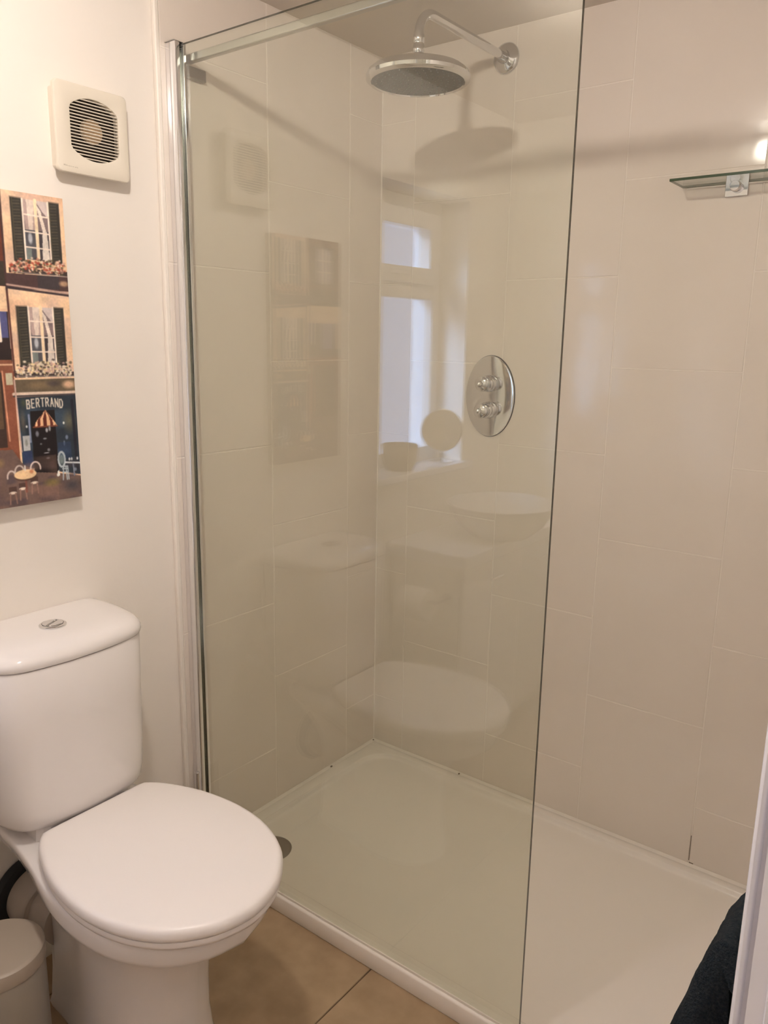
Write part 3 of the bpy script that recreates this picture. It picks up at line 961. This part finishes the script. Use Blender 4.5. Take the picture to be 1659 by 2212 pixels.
ys = CY0 + (CY1 - CY0) * np.arange(W + 1) / W
zs = CZ1 - (CZ1 - CZ0) * np.arange(H + 1) / H
YY, ZZ = np.meshgrid(ys, zs)
base = world_loc(cv)
vv = np.stack([np.full(YY.size, CT - base.x), YY.ravel() - base.y, ZZ.ravel() - base.z], 1)
idx = np.arange((W + 1) * (H + 1)).reshape(H + 1, W + 1)
q = np.stack([idx[1:, :-1], idx[1:, 1:], idx[:-1, 1:], idx[:-1, :-1]], -1).reshape(-1, 4)
me = bpy.data.meshes.new('painted_face')
me.vertices.add(len(vv))
me.vertices.foreach_set('co', vv.ravel())
me.loops.add(q.size)
me.loops.foreach_set('vertex_index', q.ravel())
me.polygons.add(len(q))
me.polygons.foreach_set('loop_start', np.arange(len(q)) * 4)
me.update(calc_edges=True)
lin = np.where(img <= 0.04045, img / 12.92, ((img + 0.055) / 1.055) ** 2.4)
ca = me.color_attributes.new('paint', 'FLOAT_COLOR', 'CORNER')
cc = np.ones((len(q), 4, 4))
cc[:, :, :3] = lin.reshape(-1, 1, 3)
ca.data.foreach_set('color', cc.ravel())
mp = mat('painted_canvas', (1, 1, 1), 0.5, spec=0.3)
at = mp.node_tree.nodes.new('ShaderNodeAttribute')
at.attribute_name = 'paint'
mp.node_tree.links.new(at.outputs['Color'], mp.node_tree.nodes['Principled BSDF'].inputs['Base Color'])
me.materials.append(mp)
po = bpy.data.objects.new('painted_face', me)
COL.objects.link(po)
po.parent = cv
box('canvas_wrap', (WX + 0.0003, CY0, CZ0), (CT - 0.0003, CY1, CZ1), mat('canvas_side', (0.50, 0.42, 0.34), 0.7), cv)

# ------------------------------------------------------------------ toilet
TY = -1.178
wc = empty('toilet', (0.3, TY, 0), 'white close-coupled toilet with closed lid beside the shower screen', 'toilet')


def pan_ring(xf, hw, xr, z, rear):
    """rear: half width at the back; xf front; hw widest"""
    L = xf - xr
    kn = [(xr, rear), (xr + 0.12 * L, rear * 1.0 + (hw - rear) * 0.10), (xr + 0.28 * L, rear + (hw - rear) * 0.42), (xr + 0.44 * L, rear + (hw - rear) * 0.86), (xr + 0.60 * L, hw),
          (xr + 0.76 * L, hw * 0.93), (xr + 0.89 * L, hw * 0.70), (xr + 0.965 * L, hw * 0.40), (xf, 0.0)]
    return lift(egg(kn, TY, 72), z)


R = []
for z, xf, hw, xr, rear in [(0.0, 0.500, 0.108, 0.125, 0.085), (0.012, 0.503, 0.110, 0.122, 0.087), (0.03, 0.497, 0.106, 0.126, 0.084), (0.10, 0.490, 0.102, 0.130, 0.080), (0.18, 0.492, 0.102, 0.130, 0.078),
                            (0.24, 0.500, 0.105, 0.125, 0.078), (0.28, 0.513, 0.111, 0.115, 0.080), (0.31, 0.533, 0.122, 0.100, 0.084), (0.335, 0.560, 0.138, 0.085, 0.090), (0.352, 0.588, 0.152, 0.070, 0.095),
                            (0.362, 0.612, 0.164, 0.060, 0.100), (0.368, 0.628, 0.171, 0.052, 0.104), (0.374, 0.637, 0.176, 0.048, 0.107), (0.385, 0.643, 0.179, 0.044, 0.124), (0.410, 0.648, 0.181, 0.040, 0.130),
                            (0.418, 0.647, 0.180, 0.041, 0.130), (0.423, 0.643, 0.177, 0.044, 0.127)]:
    R.append(pan_ring(xf, hw, xr, z, rear))
R.append(scaled([(p[0], p[1]) for p in R[-1]], (0.35, TY), 0.93, 0.4235))
MB().loft(R).build('pan', M_CERAMIC, wc, ang=60)
LID = [(0.200, 0.112), (0.210, 0.124), (0.245, 0.146), (0.33, 0.176), (0.43, 0.187), (0.52, 0.174), (0.595, 0.138), (0.645, 0.082), (0.664, 0.035), (0.669, 0.0)]
lid2 = egg(LID, TY, 96)
lc = (0.44, TY)
# rear raised deck joining pan and cistern
seat = MB().loft([scaled(lid2, lc, 0.945, 0.4245), scaled(lid2, lc, 0.975, 0.4260), scaled(lid2, lc, 0.985, 0.432), scaled(lid2, lc, 0.978, 0.4385), scaled(lid2, lc, 0.95, 0.4395)]).build('seat', M_SEAT, wc, ang=60)
MB().loft([scaled(lid2, lc, 0.955, 0.4405), scaled(lid2, lc, 0.985, 0.4415), scaled(lid2, lc, 0.998, 0.445), scaled(lid2, lc, 1.0, 0.450), scaled(lid2, lc, 0.997, 0.456), scaled(lid2, lc, 0.988, 0.4608), scaled(lid2, lc, 0.972, 0.4638),
           scaled(lid2, lc, 0.94, 0.4655), scaled(lid2, lc, 0.6, 0.4662), scaled(lid2, lc, 0.05, 0.4665)]).build('lid', M_SEAT, wc, ang=60)
for sy in (-1, 1):
    MB().lathe([(0.0, 0), (0.013, 0), (0.013, 0.018), (0.011, 0.022), (0.0, 0.0225)], (0.186, TY + sy * 0.075, 0.4236), n=24).build('hinge', M_CHROME, wc)


# cistern: bowed front, rounded ends
def cist(z, k=1.0, hwid=0.176, front=0.203, n=96, off=0.0):
    pts = []
    bow = 1.1
    m = n // 2
    for i in range(m + 1):
        th = -PI / 2 + PI * i / m
        d = math.copysign(abs(math.sin(th)) ** 0.9, math.sin(th))
        dy = d * hwid
        x = (front - bow * dy * dy * 0.9) * max(0.0, 1 - abs(d) ** 9) ** (1 / 2.8)
        pts.append((max(x, 0.0) - 0.0 + off, TY + dy, z))
    b0 = WX + 0.001
    pts = [(max(p[0], 0.02), p[1], z) for p in pts]
    back = [(b0 + 0.0, TY + hwid * 0.97, z), (b0, TY, z), (b0, TY - hwid * 0.97, z)]
    return pts + back


CB, CTp = 0.452, 0.786
s = MB()
s.loft([cist(CB, hwid=0.130, front=0.172), cist(CB + 0.001, hwid=0.150, front=0.189), cist(CB + 0.005, hwid=0.157, front=0.196), cist(CB + 0.015, hwid=0.162, front=0.200), cist(CB + 0.04, hwid=0.166, front=0.2025),
        cist(0.56, hwid=0.170, front=0.2045), cist(0.66, hwid=0.173, front=0.2045), cist(CTp - 0.0015, hwid=0.1765, front=0.2052), cist(CTp - 0.0003, hwid=0.1755, front=0.2042)])
ct = s.build('cistern', M_CERAMIC, wc, ang=50)
MB().loft([cist(CTp + 0.0022, hwid=0.176, front=0.204), cist(CTp + 0.0026, hwid=0.1785, front=0.2072), cist(CTp + 0.008, hwid=0.180, front=0.209), cist(CTp + 0.014, hwid=0.1796, front=0.2086),
           cist(CTp + 0.020, hwid=0.1772, front=0.2055), cist(CTp + 0.026, hwid=0.172, front=0.199), cist(CTp + 0.0305, hwid=0.1635, front=0.189), cist(CTp + 0.0335, hwid=0.152, front=0.176),
           cist(CTp + 0.0355, hwid=0.135, front=0.157), cist(CTp + 0.0365, hwid=0.112, front=0.13), cist(CTp + 0.0366, hwid=0.06, front=0.08)]).build('cistern_lid', M_CERAMIC, wc, ang=50)
MB().loft([cist(CTp - 0.001, hwid=0.168, front=0.196), cist(CTp + 0.0022, hwid=0.168, front=0.196)]).build('lid_gap_shade', M_DARK, ct)  # dark filler stands in for the shade in the gap under the lid
# foot of cistern resting on the pan's rear deck
MB().loft([lift(egg([(0.046, 0.095), (0.10, 0.105), (0.15, 0.108), (0.178, 0.10), (0.188, 0.0)], TY, 40), 0.420), lift(egg([(0.046, 0.090), (0.10, 0.10), (0.15, 0.102), (0.172, 0.095), (0.180, 0.0)], TY, 40), 0.4525)]).build('coupling_deck', M_CERAMIC, wc)
bt = (0.093, TY, CTp + 0.0366)
MB().lathe([(0.0, -0.002), (0.0255, -0.002), (0.0265, 0.0005), (0.0262, 0.0028), (0.024, 0.0045), (0.0212, 0.0048), (0.0205, 0.003), (0.0, 0.003)], bt, n=48).build('button_rim', M_CHROME, wc)
for sgn, cut in ((1, 0.10), (-1, 0.10)):
    s = MB()
    top, bot = [], []
    r = 0.0198
    N2 = 20
    off = 0.0035 if sgn > 0 else -0.0015
    pts = []
    if sgn > 0:
        rng_a = np.linspace(-PI / 2 + 0.16, PI / 2 - 0.16, N2)
    else:
        rng_a = np.linspace(PI / 2 + 0.16, 3 * PI / 2 - 0.16, N2)
    for a in rng_a:
        pts.append((bt[0] + r * math.cos(a + 0.5), bt[1] + r * math.sin(a + 0.5)))
    s.loft([[(x, y, bt[2] + 0.002) for x, y in pts], [(x, y, bt[2] + 0.0058) for x, y in pts], [(bt[0] + (x - bt[0]) * 0.93, bt[1] + (y - bt[1]) * 0.93, bt[2] + 0.0068) for x, y in pts]])
    s.build('flush_button', M_CHROME, wc)
# waste connector to the wall
MB().lathe([(0.0, 0.0), (0.082, 0.0), (0.084, 0.006), (0.082, 0.022), (0.068, 0.026), (0.0, 0.026)], (WX + 0.001, TY - 0.045, 0.195), (1, 0, 0), n=48).build('rubber_collar', M_BLACK, wc)
MB().lathe([(0.0, 0.0), (0.066, 0.0), (0.068, 0.01), (0.068, 0.060), (0.064, 0.068), (0.056, 0.070), (0.054, 0.13), (0.0, 0.13)], (0.012, TY - 0.043, 0.195), (1, 0, 0), n=48).build('waste_pipe', M_PVC, wc)

# ------------------------------------------------------------------ pedal bin
bx, by = 0.207, -1.397
bn = empty('pedal_bin', (bx, by, 0), 'small grey round metal waste bin with a flat lid beside the toilet', 'bin')
MB().lathe([(0.0, 0.006), (0.078, 0.006), (0.0795, 0.010), (0.0795, 0.245), (0.078, 0.248), (0.0, 0.248)], (bx, by, 0), n=64).build('bin_body', M_BIN, bn)
MB().lathe([(0.0, 0.0), (0.0805, 0.0), (0.081, 0.004), (0.081, 0.018), (0.0, 0.018)], (bx, by, 0), n=64).build('base_ring', M_BLACK, bn)
MB().lathe([(0.0, 0.2485), (0.0805, 0.2485), (0.0812, 0.252), (0.0812, 0.272), (0.0800, 0.2765), (0.077, 0.279), (0.072, 0.2798), (0.03, 0.283), (0.0, 0.2838)], (bx, by, 0), n=64).build('bin_lid', M_BINLID, bn)
MB().tube([(bx + 0.0815 * math.cos(-2.0 + t * 1.35), by + 0.0815 * math.sin(-2.0 + t * 1.35), 0.236) for t in np.linspace(0, 1, 14)], 0.002, 8).build('carry_handle', M_CHROME, bn)
MB().box((bx + 0.060, by - 0.022, 0.004), (bx + 0.105, by + 0.022, 0.010)).build('pedal', M_BLACK, bn, bevel=0.002)

# ------------------------------------------------------------------ towel on its rail
RLX, RLZ = 1.376, 0.700
rl = empty('towel_rail', (RLX, -1.06, RLZ), 'short chrome towel rail fixed low on the wall beside the doorway', 'towel rail')
MB().tube([(RLX, -1.070, RLZ), (RLX, -0.80, RLZ)], 0.007, 14).build('bar', M_CHROME, rl)
for y in (-0.925, -0.815):
    MB().lathe([(0.0, 0.0), (0.018, 0.0), (0.018, 0.004), (0.008, 0.008), (0.007, XR - RLX), (0.0, XR - RLX)], (XR - 0.0003, y, RLZ), (-1, 0, 0), n=20).build('wall_post', M_CHROME, rl)


def towel():
    # outer skin: front hem, up over the bar, down the back; then the inner skin back to the front hem
    outer = [(1.255, 0.20), (1.266, 0.30), (1.282, 0.39), (1.298, 0.46), (1.314, 0.53), (1.328, 0.59), (1.341, 0.64), (1.352, 0.678), (1.361, 0.703), (1.370, 0.717), (1.379, 0.720),
             (1.388, 0.715), (1.394, 0.702), (1.398, 0.68), (1.401, 0.60), (1.404, 0.48), (1.405, 0.34)]
    inner = [(1.396, 0.34), (1.394, 0.50), (1.391, 0.62), (1.388, 0.68), (1.3855, 0.700), (1.3805, 0.7085), (1.3755, 0.7095), (1.3700, 0.7065), (1.3670, 0.700), (1.3690, 0.688), (1.384, 0.66), (1.388, 0.58), (1.389, 0.46), (1.386, 0.33), (1.380, 0.20)]
    O = catmull([(a, b, 0) for a, b in outer], 3)
    I = catmull([(a, b, 0) for a, b in inner], 2)
    rings = []
    n = 28
    for j in range(n + 1):
        t = j / n
        edge = min(1.0, min(t, 1 - t) * 9 + 0.35)
        y = -1.100 + 0.112 * t
        ring = []
        for i, p in enumerate(O):
            low = max(0.0, 0.70 - p[1])
            fr = 1 if p[0] < 1.37 else 0
            w = fr * (-0.020 * low * (1 + math.sin(t * 9 + low * 3)) - 0.008 * low * math.sin(t * 23 + 2)) + 0.0010 * math.sin(i * 1.3 + j * 0.9)
            xx = p[0] + (1 - edge) * 0.016 * fr - w
            ring.append((xx, y + 0.03 * low * (t - 0.5), p[1]))
        for p in I:
            low = max(0.0, 0.70 - p[1])
            if j < 4 and p[1] > 0.66:
                p = (1.386, 0.66)
            ring.append((p[0] + (0.0015 if p[0] > 1.38 and p[1] > 0.67 else -0.001 if p[0] < 1.372 and p[1] > 0.67 else 0), y + 0.03 * low * (t - 0.5), p[1] + (0.001 if p[1] > 0.705 else 0)))
        rings.append(ring)
    return MB().loft(rings)


tw = towel().build('towel', M_TOWEL, None, ang=180)
tag(tw, 'dark navy towel hanging over the low rail beside the doorway', 'towel')

# ------------------------------------------------------------------ ceiling light
LX, LY = 0.735, -1.46
cl = empty('ceiling_light', (LX, LY, CEIL), 'small ceiling light with lit frosted glass shade above the toilet side', 'ceiling light')
MB().lathe([(0.0, 0.0), (0.060, 0.0), (0.061, -0.004), (0.056, -0.014), (0.030, -0.020), (0.026, -0.034), (0.0, -0.034)], (LX, LY, CEIL), n=40).build('ceiling_rose', M_CHROME, cl)
MB().lathe([(0.0, -0.030), (0.026, -0.034), (0.030, -0.039), (0.034, -0.049), (0.032, -0.060), (0.024, -0.068), (0.012, -0.073), (0.0, -0.074)], (LX, LY, CEIL), n=40).build('glass_shade', M_GLOBE, cl)

ll = empty('landing_fill_light', (2.1, -1.75, 2.3), 'unseen round opal fill light added on the landing ceiling outside the doorway', 'ceiling light')  # added fill light, out of view, brightens the room through the doorway
MB().lathe([(0.0, 0.0), (0.14, 0.0), (0.14, -0.012), (0.0, -0.012)], (2.1, -1.75, 2.3), n=40).build('backplate', M_UPVC, ll)
MB().lathe([(0.0, -0.0125), (0.132, -0.0125), (0.132, -0.03), (0.115, -0.05), (0.07, -0.064), (0.0, -0.07)], (2.1, -1.75, 2.3), n=40).build('opal_diffuser', M_OPAL, ll)

# ------------------------------------------------------------------ basin side of the room (seen mirrored in the glass screen)
vn = empty('vanity_unit', (0.2, -1.93, 0), 'white vanity unit with a thick worktop, seen mirrored in the shower glass', 'cabinet')
VY0, VY1 = YF + 0.001, -1.61
MB().box((WX + 0.0005, VY0, 0.69), (0.30, VY1 + 0.03, 0.735)).build('worktop', M_GLOSSWHITE, vn, bevel=0.004)
MB().box((WX + 0.0005, VY0, 0.08), (0.262, VY1, 0.689)).build('carcass', M_UPVC, vn, bevel=0.002)
MB().box((WX + 0.0005, VY0, 0.0), (0.23, VY1 - 0.01, 0.079)).build('plinth', M_UPVC, vn)
for y0, y1 in ((VY0 + 0.003, -1.983), (-1.979, VY1 - 0.003)):
    d = MB().box((0.263, y0, 0.085), (0.281, y1, 0.685)).build('cabinet_door', M_GLOSSWHITE, vn, bevel=0.003)
    MB().tube([(0.292, (y0 + y1) / 2 - 0.04, 0.62), (0.292, (y0 + y1) / 2 + 0.04, 0.62)], 0.004, 10).build('door_handle', M_CHROME, d)
bs = empty('wash_basin', (0.24, -1.90, 0.735), 'round white counter-top wash basin, seen mirrored in the shower glass', 'basin')
MB().lathe([(0.0, 0.0005), (0.085, 0.0005), (0.10, 0.006), (0.145, 0.045), (0.172, 0.085), (0.184, 0.112), (0.188, 0.118), (0.186, 0.121), (0.180, 0.119), (0.166, 0.088), (0.138, 0.050), (0.095, 0.022), (0.03, 0.014), (0.0, 0.014)],
           (0.24, -1.90, 0.735), n=64).build('bowl', M_CERAMIC, bs)
MB().lathe([(0.0, 0.0145), (0.022, 0.0145), (0.021, 0.018), (0.0, 0.019)], (0.24, -1.90, 0.735), n=24).build('plug', M_CHROME, bs)
# toilet roll on the cabinet's end
tr_ = empty('toilet_roll_holder', (0.14, VY1, 0.575), 'chrome holder with toilet roll on the cabinet end, seen mirrored', 'toilet roll holder')
MB().tube([(0.215, VY1 + 0.001, 0.575), (0.215, VY1 + 0.058, 0.575), (0.07, VY1 + 0.058, 0.575)], 0.0045, 10).build('arm', M_CHROME, tr_)
MB().lathe([(0.0, 0.0), (0.02, 0.0), (0.02, 0.006), (0.0, 0.006)], (0.215, VY1 + 0.0005, 0.575), (0, 1, 0), n=24).build('back_plate', M_CHROME, tr_)
ro = MB().lathe([(0.020, 0.0), (0.052, 0.0), (0.053, 0.002), (0.053, 0.098), (0.052, 0.10), (0.020, 0.10), (0.020, 0.0)], (0.085, VY1 + 0.058, 0.5605), (1, 0, 0), n=40, cap=False).build('toilet_roll', M_PAPER)
tag(ro, 'white toilet roll on the holder, seen mirrored in the shower glass', 'toilet roll')
# sill: shaving mirror and wicker bowl
mr = empty('shaving_mirror', (-0.05, -1.965, WS), 'round shaving mirror on the window sill, seen mirrored in the glass', 'mirror')
MB().lathe([(0.0, 0.0), (0.042, 0.0), (0.042, 0.004), (0.012, 0.009), (0.006, 0.014), (0.0055, 0.035), (0.0, 0.035)], (-0.05, -1.955, WS), n=32).build('stand', M_CHROME, mr)
ax = Vector((0.72, 0.69, 0.05)).normalized()
MB().lathe([(0.0, -0.006), (0.074, -0.006), (0.078, -0.003), (0.078, 0.003), (0.0745, 0.005), (0.0, 0.005)], (-0.05, -1.952, WS + 0.116), ax, n=48).build('mirror_rim', M_SATIN, mr)
MB().lathe([(0.0, 0.0052), (0.073, 0.0052), (0.073, 0.0062), (0.0, 0.0062)], (-0.05, -1.952, WS + 0.116), ax, n=48).build('mirror_glass', M_MIRROR, mr)
bw = MB().lathe([(0.0, 0.0), (0.045, 0.0), (0.060, 0.04), (0.064, 0.085), (0.062, 0.088), (0.059, 0.085), (0.055, 0.04), (0.040, 0.008), (0.0, 0.008)], (-0.053, -1.70, WS + 0.0003), n=40, sy=1.0).build('wicker_bowl', M_WICKER)
tag(bw, 'small brown wicker bowl on the window sill, seen mirrored in the glass', 'bowl')
